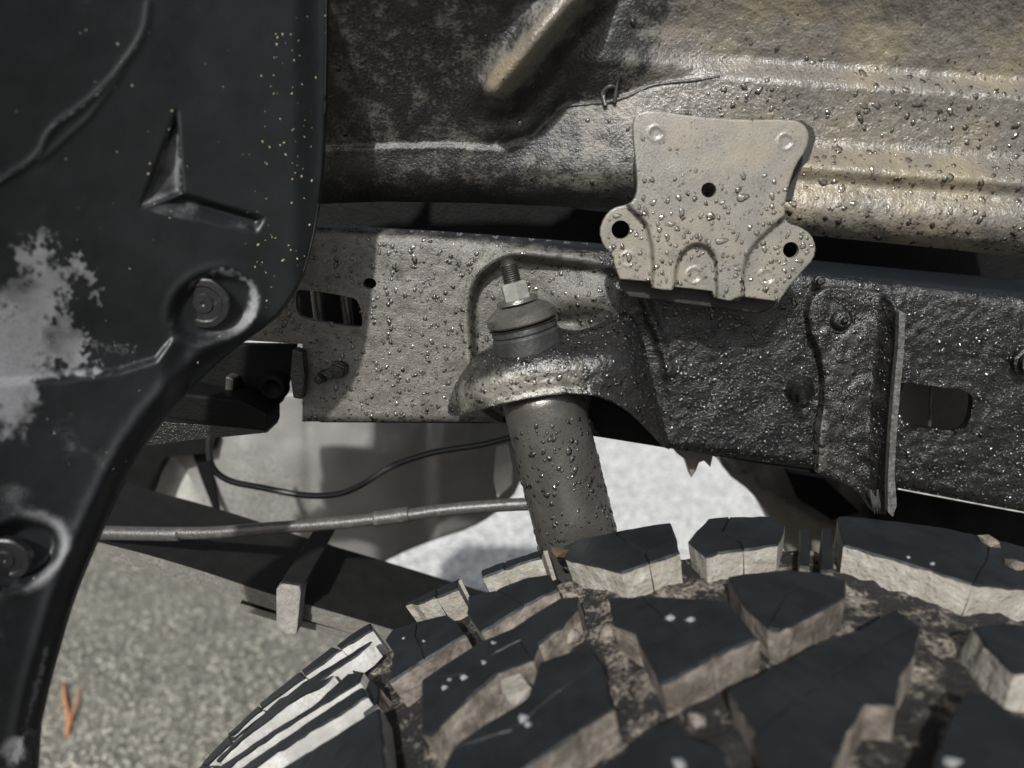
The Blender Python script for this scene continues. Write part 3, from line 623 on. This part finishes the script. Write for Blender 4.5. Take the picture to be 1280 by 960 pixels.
def lin_dust_light(u, v):
    n = noi(u, v, 22, 51, 4); n2 = noi(u, v, 6, 52, 3)
    n3 = noi(u, v, 60, 53, 4); d = -.34 + .32 * ss(0, 60, v - interp(CREASE, u)) + .35 * n3 + .25 * np.exp(-(dline([(190, -20), (200, 60), (205, 120)], u, v) / 22) ** 2)  # lower panel and upper streak lightened as painted sheen
    d += 1.05 * ss(-22, 12, sd(MUD, u, v) + n * 22 + n2 * 22)
    d += 1.3 * ss(14, 0, dline([(96, 325), (112, 345), (124, 380)], u, v) + n2 * 14) * .7
    d += 1.7 * ss(70, 10, np.hypot(u - 5, (v - 470) * .7) + n * 20)
    q = sd(REC, u, v); d += .8 * np.exp(-((q - 4) / 9) ** 2) * ss(215, 300, u + (v - 380) * .3 + n * 20) 
    q = sd(REC2, u, v); d += 1.2 * np.exp(-((q + 2) / 9) ** 2) * ss(20, 60, u) * .65  # bright rim of the lower recess, a painted highlight
    d += .9 * ss(5, 0, dline([(60, 805), (48, 850), (34, 900), (20, 950)], u, v) + n2 * 4) + .5 * ss(9, 0, dline([(0, 470), (100, 468), (190, 456)], u, v) + n2 * 8)
    d += .8 * ss(3, 0, dline([(0, 226), (48, 198), (62, 160), (108, 130), (150, 88), (182, 40)], u, v) + n2 * 3) * .8 + .6 * ss(3, 0, dline([(222, 134), (229, 242), (328, 272)], u, v) + n2 * 1.5)
    d += .75 * ss(0, 4, sd(WEDGE, u, v)) + .5 * ss(0, 4, sd(WEDGE2, u, v)) * ss(300, 285, v)  # wedge facets made lighter than the shell around them
    d += .55 * np.exp(-((dline([(205, 445), (214, 400), (238, 356), (268, 338), (300, 340), (318, 362), (312, 398)], u, v) + n2 * 6) / 5) ** 2)
    d += .6 * ss(30, 0, np.hypot(u - 10, v - 940) + n * 15) + .6 * ss(8, 0, dline([(120, 430), (165, 440)], u, v) + n2 * 12) + .5 * ss(5, 0, dline(LO[6:9], u, v))  # last term paints the bright line along the lip
    return d
liner = thing('wheel_arch_liner', 'black plastic wheel arch liner at the left with dried mud patches and two recessed clips', 'wheel arch liner', P(150, 300, .38))
ls = sheet('liner_shell', LOS, [], lin_Y, ML, liner, h=lin_h, step=3, thick=.003, edge=3, dust=lin_dust_light)
def clip(u, v, Y, r):
    a_, b_ = np.array([u]), np.array([v]); Y = float(lin_Y(a_, b_)[0] - lin_h(a_, b_)[0] / S); A = P(u, v, Y); q = MPP_(Y)
    A = A + np.array([0, -.0016, 0])
    c = lathe('push_clip', A, (.15, -1, -.1), dbl([(-.003, r * q), (.0002, r * q), (.0008, r * .93 * q), (.0009, r * .72 * q), (.0003, r * .66 * q), (.0003, r * .40 * q), (.0009, r * .36 * q), (.0009, r * .10 * q), (.0004, .0001)]), MCL, liner, n=40, wob=.03)
    return c
clip(256, 379, .386, 33); clip(10, 697, .334, 33)
# sandy specks stuck to the liner near its edge
MSP = grimy('sand_specks', (.5, .42, .22), (.75, .68, .5), .5, .8, grain=300, bump=.1, patch=300, const=.2)
drops(ls, 95, .00015, .0005, w=lambda u, v: np.exp(-(dline([(360, 60), (350, 180), (365, 230), (335, 310), (372, 330)], u, v) / 30) ** 2) + .012, name='sand_specks', mat=MSP, flat=.5)

drops(ls, 90, .00012, .0004, name='dust_specks', mat=MDW, flat=.3, jag=.4)
# ------------------------------------------------------------------ parts seen below and left of the rail
hb = thing('shackle_bracket', 'dark bracket with a square tube end tucked behind the liner edge', 'bracket', P(300, 500, .5))
plane_box('hollow_fill', [(225, 430), (368, 432), (362, 470), (350, 505), (335, 512), (225, 500)], .535, .545, MBK, hb)  # black plate standing in for the dark hollow beside the rail end
plane_box('tube_end', [(180, 480), (232, 492), (300, 500), (334, 517), (334, 540), (300, 536), (180, 520)], .50, .53, MBK, hb, bev=.002)
plane_box('lower_plate', [(170, 525), (334, 537), (334, 541), (225, 552), (120, 566), (120, 540)], .505, .53, MR_, hb, bev=.0004)
plane_box('clamp_strap', [(365, 436), (378, 440), (381, 470), (378, 500), (366, 498), (362, 470)], .505, .516, MR_, hb, bev=.0015)
plane_box('inner_tab', [(282, 470), (292, 474), (290, 496), (280, 498)], .52, .533, MWAS, hb)
lathe('bushing_end', P(345, 482, .53), (0, -1, 0), [(0, 20 * k), (.006, 19 * k), (.008, 13 * k), (.004, 10 * k), (.004, .0001)], MBK, hb, n=24)

tank = thing('fuel_tank', 'grey curved tank shell hanging behind the frame rail', 'tank', P(480, 620, .9))
def tank_h(u, v):
    r = .10 * np.sqrt(np.clip(1 - ((u - 430) / 260) ** 2, 0, 1)) + .05 * ss(720, 560, v)
    r += .012 * ss(-5, 5, u - interp([(520, 545), (600, 540), (720, 545)], v)) - .006 * np.exp(-((u - 388) / 8) ** 2) + .01 * ss(360, 300, u)
    return r + .004 * noi(u, v, 60, 61, 2)
to = smooth_poly([(190, 490), (660, 490), (662, 560), (650, 610), (622, 640), (590, 660), (540, 676), (500, 692), (455, 716), (380, 720), (300, 690), (240, 660), (195, 640), (185, 590)], 1)
tk = sheet('tank_shell', to, [], .92, MTK, tank, h=tank_h, step=8, thick=.25, edge=8, dust=lambda u, v: .2 + .5 * ss(560, 640, v) * ss(480, 300, u) - .2 * ss(380, 600, u))
sheet('heat_tab', [(620, 560), (634, 556), (640, 585), (640, 605), (622, 622), (617, 600)], [], .70, MPLS, tank, step=6, thick=.003)
pp = thing('pale_splash_panel', 'pale folded plastic panel glimpsed between liner and tank', 'panel', P(230, 600, .85))
sheet('panel_sheet', [(200, 560), (262, 562), (268, 600), (272, 640), (255, 655), (180, 628), (188, 590)], [], .80, MPLS, pp, step=7, thick=.003, h=lambda u, v: .02 * np.abs(np.sin((u - 190) / 26)))
blk = thing('tank_strap', 'black tapering strap crossing the pale panel behind the spring', 'strap', P(250, 600, .75))
sheet('strap_band', [(236, 555), (262, 555), (266, 600), (274, 640), (279, 656), (268, 640), (252, 600)], [], .76, MBK, blk, step=7, thick=.004)
sheet('strap_anchor', [(100, 560), (180, 560), (270, 545), (262, 566), (205, 572), (190, 600), (176, 640), (100, 660)], [], .74, MBK, blk, step=10, thick=.02)

wire = thing('wiring_cable', 'thin black sagging cable looping below the frame rail', 'cable', P(440, 610, .62))
tube('cable', [P(u, v, .62) for u, v in [(262, 545), (264, 580), (285, 600), (330, 610), (380, 619), (420, 618), (450, 607), (490, 583), (540, 566), (600, 556), (640, 546)]], .0025, MCB, wire, n=12)

pipe = thing('brake_pipe', 'grey armoured brake pipe running level above the leaf spring to the shock', 'pipe', P(400, 650, .545))
tube('pipe', [P(u, v, .535) for u, v in [(100, 664), (180, 666), (260, 666), (340, 660), (420, 654), (500, 645), (560, 637), (640, 631), (720, 628)]], .0042, MPIPE, pipe, n=16, wob=.05)
tube('pipe_sleeve', [P(u, v, .535) for u, v in [(468, 649), (490, 646), (512, 642.5)]], .0052, MPIPE, pipe, n=16, seg=6, wob=.06)
tube('pipe_sleeve', [P(u, v, .535) for u, v in [(128, 666), (170, 667), (226, 668)]], .0048, MPIPE, pipe, n=16, seg=6)

# leaf spring
leaf = thing('leaf_spring', 'black leaf spring with edges painted brighter as if lit and a rebound clamp, sloping down behind the tyre', 'leaf spring', P(330, 735, .54))
def leaf_part(name, top, th, Y0, Y1, x_cut=None):
    top = smooth_poly(top, 2, closed=False); L = np.array([P(u, v, Y0) for u, v in top])
    bot = L + np.array([0, 0, -th]); n = len(L); dy = np.array([0, (Y1 - Y0) * S, 0])
    V = np.vstack([L, bot, L + dy, bot + dy]); F, fm = [], []
    for i in range(n - 1):
        F += [[i, i + 1, n + i + 1, n + i], [i, 2 * n + i, 2 * n + i + 1, i + 1], [n + i, n + i + 1, 3 * n + i + 1, 3 * n + i], [2 * n + i, 3 * n + i, 3 * n + i + 1, 2 * n + i + 1]]; fm += [1, 0, 0, 1]
    F += [[0, n, 3 * n, 2 * n], [n - 1, 3 * n - 1 - n + n, 4 * n - 1, 2 * n - 1]]; F[-1] = [n - 1, 3 * n - 1, 4 * n - 1, 2 * n - 1]; fm += [0, 0]
    return link(name, V, F, [MLF, MLE], leaf, smooth=False, fm=fm)
leaf_part('leaf', [(70, 660), (115, 676), (180, 692), (260, 716), (335, 742), (420, 766), (520, 796), (620, 826)], .0065, .535, .635)
leaf_part('leaf', [(135, 690.5), (180, 701), (260, 725), (335, 751), (420, 776), (520, 806), (620, 836)], .0062, .537, .633)
leaf_part('leaf', [(300, 754), (345, 768), (420, 786), (520, 816), (620, 846)], .0055, .545, .625)
def clampbox(u0, v0, u1, v1, Y0, Y1): return
plane_box('rebound_clamp', [(345, 737), (352, 731), (374, 734), (376, 741), (371, 793), (358, 795), (345, 780)], .516, .532, grimy('clamp_dust', (.16, .155, .14), (.40, .38, .34), .7, .9, grain=700, bump=1., patch=80, const=.5, lump=.5), leaf, bev=.0012)
solid('rebound_clamp', [P(350, 731, .518), P(378, 736, .518), P(380, 731, .518), P(352, 726, .518)], (0, .095, 0), MLF, leaf, bev=.0008)
lathe('clamp_bolt', P(408, 692, .640), (.1, -1, .5), [(-.004, 15 * k), (.004, 18 * k), (.007, 17 * k), (.008, 12 * k), (.0035, 9 * k), (.003, .0001)], MR_, leaf, n=24)

# parts on the right below the rail
cm = thing('crossmember', 'brown dusty crossmember arm curving down under the rail at the right', 'crossmember', P(980, 620, .8))
def cm_h(u, v): return .02 * ss(-4, 4, v - interp([(890, 560), (960, 610), (1040, 655)], u)) + .004 * noi(u, v, 30, 71, 2)
sheet('arm', smooth_poly([(895, 560), (1110, 590), (1110, 720), (1000, 720), (985, 690), (965, 650), (940, 615), (905, 590)], 1), [], .72, MCM, cm, h=cm_h, step=6, thick=.05, edge=4)
sheet('gusset', [(985, 590), (1030, 598), (1075, 640), (1040, 650), (1000, 625)], [], .69, MBK, cm, step=7, thick=.01)
rg = thing('mud_clump', 'ragged brown mud clump hanging from the rail edge over the pale ground', 'mud clump', P(865, 572, .55))
sheet('clump', [(838, 556), (880, 560), (902, 565), (896, 572), (891, 570), (888, 584), (880, 576), (874, 578), (870, 588), (864, 597), (860, 584), (856, 574), (845, 566)], [], .56, MCM, rg, step=4, thick=.012, edge=3)
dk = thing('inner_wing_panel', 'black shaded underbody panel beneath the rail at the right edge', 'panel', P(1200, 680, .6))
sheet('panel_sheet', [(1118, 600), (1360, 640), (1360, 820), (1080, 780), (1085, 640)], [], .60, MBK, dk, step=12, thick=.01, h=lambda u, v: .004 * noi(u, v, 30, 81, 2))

# ------------------------------------------------------------------ tyre
SIL = np.array([(240, 960), (350, 870), (480, 770), (560, 728), (690, 680), (840, 651), (985, 646)], float)
q = PYs(SIL[:, 0], SIL[:, 1], np.full(7, .43))[:, [0, 2]]
s_ = np.linalg.lstsq(np.c_[2 * q, np.ones(7)], (q ** 2).sum(1), rcond=None)[0]
TC = s_[:2]; TR = math.sqrt(s_[2] + TC[0] ** 2 + TC[1] ** 2); YF, YN = .43 * S, .12 * S
print('tyre centre', TC, 'radius', TR, 'lowest', TC[1] - TR)
def cyl(u, v, r):
    d = rays(np.atleast_1d(np.asarray(u, float)), np.atleast_1d(np.asarray(v, float))); o = np.array([-TC[0], CAM_H - TC[1]])
    dx, dz = d[:, 0], d[:, 2]; a = dx * dx + dz * dz; b = o[0] * dx + o[1] * dz; c = o @ o - r * r
    D = b * b - a * c; t = (-b - np.sqrt(np.maximum(D, 0))) / a; p = C0 + d * t[:, None]
    far = p[:, 1] > YF
    if far.any():
        pf = C0 + d * (YF / d[:, 1])[:, None]; rr = pf[:, [0, 2]] - TC; L = np.linalg.norm(rr, axis=1)[:, None]
        pf[:, [0, 2]] = TC + rr / L * r; p[far] = pf[far]
    return p
tyre = thing('tyre', 'chunky black mud terrain tyre with pale dust caked in its tread', 'tyre', (TC[0], (YF + YN) / 2, TC[1] - TR))
# carcass: lathe round the wheel axis, lumpy with caked dirt between the blocks
DEP = .0155
prof = [(YN + .03, TR - .17), (YN - .01, TR - .12), (YN - .012, TR - .06), (YN + .004, TR - .025), (YN + .02, TR - DEP)] + [(YN + .02 + (YF - YN - .035) * i / 40, TR - DEP) for i in range(1, 41)] + [(YF - .006, TR - DEP - .003), (YF + .004, TR - .03), (YF + .012, TR - .06), (YF + .01, TR - .12), (YF - .03, TR - .17)]
V, F = [], []; nA = 620
for (y, r) in prof:
    for kx in range(nA):
        th = 2 * math.pi * kx / nA; tr = r > TR - .02
        rr = r + (.0040 * noise.fractal(Vector((math.cos(th) * 30, math.sin(th) * 30, y * 75)), 1., 2., 3) if tr else 0)
        V.append((TC[0] + rr * math.sin(th), y, TC[1] + rr * math.cos(th)))
for i in range(len(prof) - 1):
    for kx in range(nA): F.append([i * nA + kx, (i + 1) * nA + kx, (i + 1) * nA + (kx + 1) % nA, i * nA + (kx + 1) % nA])
link('carcass', V, F, MGV, tyre)
import bmesh
def inset(poly, d):
    p = np.array(poly, float); nx, pv_ = np.roll(p, -1, 0), np.roll(p, 1, 0)
    a = nx - p; b = p - pv_; a /= np.linalg.norm(a, axis=1)[:, None] + 1e-9; b /= np.linalg.norm(b, axis=1)[:, None] + 1e-9
    na = np.stack([-a[:, 1], a[:, 0]], 1); nb_ = np.stack([-b[:, 1], b[:, 0]], 1); m = na + nb_; m /= np.linalg.norm(m, axis=1)[:, None] + 1e-9
    area = np.sum(p[:, 0] * nx[:, 1] - nx[:, 0] * p[:, 1])
    return p + m * (d if area > 0 else -d)
def block(poly, side=None, r=None, depth=DEP + .004, mats=None, flare=1.5, name='tread_block', cut=None):
    r = r or TR; p = densify(poly, 9); T = cyl(*np.array(p).T, r); n = len(T)
    fo = inset(poly, -flare) if flare else np.array(poly); fo = fo
    rad = T[:, [0, 2]] - TC; rad /= np.linalg.norm(rad, axis=1)[:, None]
    c = T.mean(0); out = (T - c); out /= np.linalg.norm(out, axis=1)[:, None] + 1e-9
    B = T.copy(); B[:, [0, 2]] -= rad * depth; B += out * (.0025 if flare and cut is None else 0)
    Mid = T.copy(); wv = np.array([.0011 + .0011 * abs(noise.noise(Vector(x) * 160)) for x in T])[:, None]; Mid[:, [0, 2]] -= rad * wv * .8; Mid += out * wv * .5
    jt = np.array([noise.noise_vector(Vector(x) * 210) for x in T]) * .0007; Mid += jt; T = T - out * .0003 + jt * .6
    V = np.vstack([T, Mid, B]); nv = len(V)
    F = [list(range(n))]; fm = [0]
    q = (np.array(p) + np.roll(np.array(p), -1, 0)) / 2; inner = dline(cut, q[:, 0], q[:, 1]) < 2.6 if cut is not None else np.zeros(n, bool)
    for i in range(n):
        j = (i + 1) % n; F += [[i, j, n + j, n + i], [n + i, n + j, 2 * n + j, 2 * n + i]]; fm += [0, 0 if inner[i] else 1]
    o = link(name, V, F, mats or [MRU, side or MDU], tyre, smooth=False, fm=fm)
    b = bmesh.new(); b.from_mesh(o.data); bmesh.ops.triangulate(b, faces=[b.faces[:][0]] if False else [f for f in b.faces if len(f.verts) > 4]); bmesh.ops.recalc_face_normals(b, faces=b.faces)
    b.to_mesh(o.data); b.free()
    return o
def sipe(poly, i, j, mids, side=None, gap=.9, **kw):
    """a block parted by a zigzag sipe from vertex i to vertex j"""
    n = len(poly); a = [poly[(i + k) % n] for k in range((j - i) % n + 1)]; b = [poly[(j + k) % n] for k in range((i - j) % n + 1)]
    for q in (a + mids[::-1], b + mids): block([tuple(x) for x in inset(q, gap)], side, cut=[poly[i]] + mids + [poly[j]], **kw)
# silhouette row
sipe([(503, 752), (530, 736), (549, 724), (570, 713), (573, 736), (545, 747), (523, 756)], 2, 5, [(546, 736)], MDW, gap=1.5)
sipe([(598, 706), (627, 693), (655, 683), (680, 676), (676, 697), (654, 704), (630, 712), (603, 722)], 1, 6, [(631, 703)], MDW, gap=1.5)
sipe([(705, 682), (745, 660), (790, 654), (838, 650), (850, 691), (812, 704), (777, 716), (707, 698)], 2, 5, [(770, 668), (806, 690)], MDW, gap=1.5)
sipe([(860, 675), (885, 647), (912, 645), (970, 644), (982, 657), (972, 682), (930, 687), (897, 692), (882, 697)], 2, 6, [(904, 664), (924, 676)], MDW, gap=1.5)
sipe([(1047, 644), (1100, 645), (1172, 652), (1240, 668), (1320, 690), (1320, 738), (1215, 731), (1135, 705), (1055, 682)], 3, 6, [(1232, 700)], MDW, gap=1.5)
# second row
sipe([(490, 786), (521, 777), (559, 767), (582, 793), (531, 824), (487, 852), (491, 815), (481, 800)], 1, 4, [(519, 795), (526, 808)])
sipe([(585, 745), (620, 737), (655, 722), (685, 717), (697, 737), (655, 757), (602, 790), (583, 765)], 1, 5, [(640, 746)])
sipe([(760, 747), (802, 745), (860, 747), (905, 750), (925, 770), (947, 797), (889, 820), (845, 846), (825, 855), (795, 792), (767, 780)], 1, 6, [(815, 758), (850, 790)], gap=.9)
sipe([(910, 720), (972, 712), (1030, 716), (1057, 724), (1055, 745), (1012, 769), (975, 787), (960, 783), (930, 757), (922, 740)], 2, 7, [(985, 740)], gap=.7)
# long inner bars
sipe([(527, 850), (545, 837), (600, 802), (640, 785), (700, 747), (722, 745), (720, 762), (700, 785), (672, 805), (665, 825), (620, 842), (582, 875), (540, 917), (527, 915)], 0, 9, [(580, 842), (620, 815), (650, 800)], gap=.7)
sipe([(530, 1010), (565, 935), (597, 910), (640, 885), (660, 870), (675, 827), (735, 807), (750, 827), (765, 885), (725, 912), (685, 940), (650, 965), (600, 1010)], 1, 7, [(640, 912), (700, 862)], gap=.9)
sipe([(912, 861), (980, 827), (1030, 800), (1070, 790), (1120, 760), (1150, 782), (1145, 815), (1125, 845), (1118, 882), (1080, 878), (1060, 912), (1020, 1010), (965, 1010), (945, 915)], 13, 5, [(990, 880), (1060, 830)], gap=.9)
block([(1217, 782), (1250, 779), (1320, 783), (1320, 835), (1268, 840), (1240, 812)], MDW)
block([(1210, 862), (1235, 869), (1267, 895), (1320, 902), (1320, 1030), (1140, 1030), (1165, 965), (1185, 905)], MDU)
block([(810, 912), (842, 899), (860, 920), (885, 930), (905, 940), (925, 1030), (720, 1030), (750, 965)], MDU)
block([(622, 842), (646, 834), (660, 857), (643, 877), (633, 870)], MDW, r=TR - .004, depth=.012, mats=[MDW, MDW])
# shoulder steps at the lower left
MST = [MRU, grimy('shoulder_dust_glare', (.28, .275, .265), (.62, .61, .58), .6, .8, grain=500, bump=.3, patch=60, const=.6)]  # dusty walls whitened further to paint the bright stripes
z1 = lambda L: [(240 + x / 4, 720 + y / 4) for x, y in L]
for L in ([(880, 228), (893, 270), (750, 358), (728, 342)], [(700, 352), (742, 366), (572, 492), (552, 470)], [(535, 480), (562, 508), (352, 655), (338, 638)], [(330, 650), (348, 668), (200, 790), (180, 790)], [(180, 800), (195, 830), (80, 940), (40, 940)], [(40, 945), (90, 950), (0, 1060), (-60, 1060)]):
    block(z1(L), mats=MST, flare=0)
for L in ([(895, 325), (850, 372), (640, 520), (300, 735), (215, 820), (195, 818), (560, 530)],
          [(700, 500), (655, 545), (500, 625), (250, 815), (140, 925), (120, 920), (440, 610)],
          [(850, 480), (828, 530), (420, 785), (250, 905), (120, 1010), (60, 1010), (400, 775), (600, 655), (780, 490)],
          [(845, 556), (868, 600), (800, 650), (430, 872), (250, 1010), (170, 1010), (500, 785)]):
    block(z1(L), mats=MST, flare=0, depth=.011)
block(z1([(850, 712), (930, 660), (945, 800), (960, 1060), (300, 1060), (480, 945)]), mats=MST, flare=0, depth=.012)
block(z1([(800, 470), (860, 490), (930, 560), (925, 640), (860, 690), (840, 600)]), MDU, r=TR - .006, depth=.01)
block([(1000, 662), (1012, 662), (1012, 708), (1000, 708)], MDU, r=TR - .003, flare=0); block([(1028, 660), (1040, 660), (1042, 712), (1026, 712)], MDU, r=TR - .003, flare=0)
MPB = grimy('grey_grit', (.2, .2, .2), (.36, .36, .36), .7, .9, grain=900, bump=.5, patch=200, const=.3)
# stones and grit lodged in the tread, each one a pebble
def pebble(u, v, r, mat, lift=.0, base=None):
    c = cyl(u, v, base or TR)[0]; rd = np.array([c[0] - TC[0], 0, c[2] - TC[1]]); rd /= np.linalg.norm(rd)
    b = bmesh.new(); bmesh.ops.create_icosphere(b, subdivisions=1, radius=1); s = random.random() * 50
    V = np.array([tuple(w.co * (1 + .75 * noise.noise(w.co * 1.8 + Vector((s, 0, 0))))) for w in b.verts]); F = [[w.index for w in f.verts] for f in b.faces]; b.free()
    V = V * np.array([1, .8, .6]) * r + c + rd * (r * .2 + lift); link('pebble', V, F, mat, tyre, smooth=False)
for (u, v, r) in [(863, 700 + 75, .0022), (837, 774, .0028), (617, 804, .0018), (605, 829, .0018), (580, 848, .0026), (562, 850, .0016), (556, 860, .0018), (655, 898, .003), (660, 906, .002), (850, 958, .0034), (505, 798, .0014), (530, 802, .0013), (1135, 697, .0012), (1165, 705, .0014), (1190, 955, .003)]: pebble(u, v, r * .8, MPB)
for (u, v, r) in [(716, 797, .005), (872, 902, .004)]: pebble(u, v, r, MDU, base=TR - .009)
pebble(1236, 680, .006, MDU); pebble(1268, 708, .005, MDU)
pebble(699, 692, .005, grimy('brown_mud', (.10, .06, .03), (.2, .13, .08), .8, .9, patch=60))
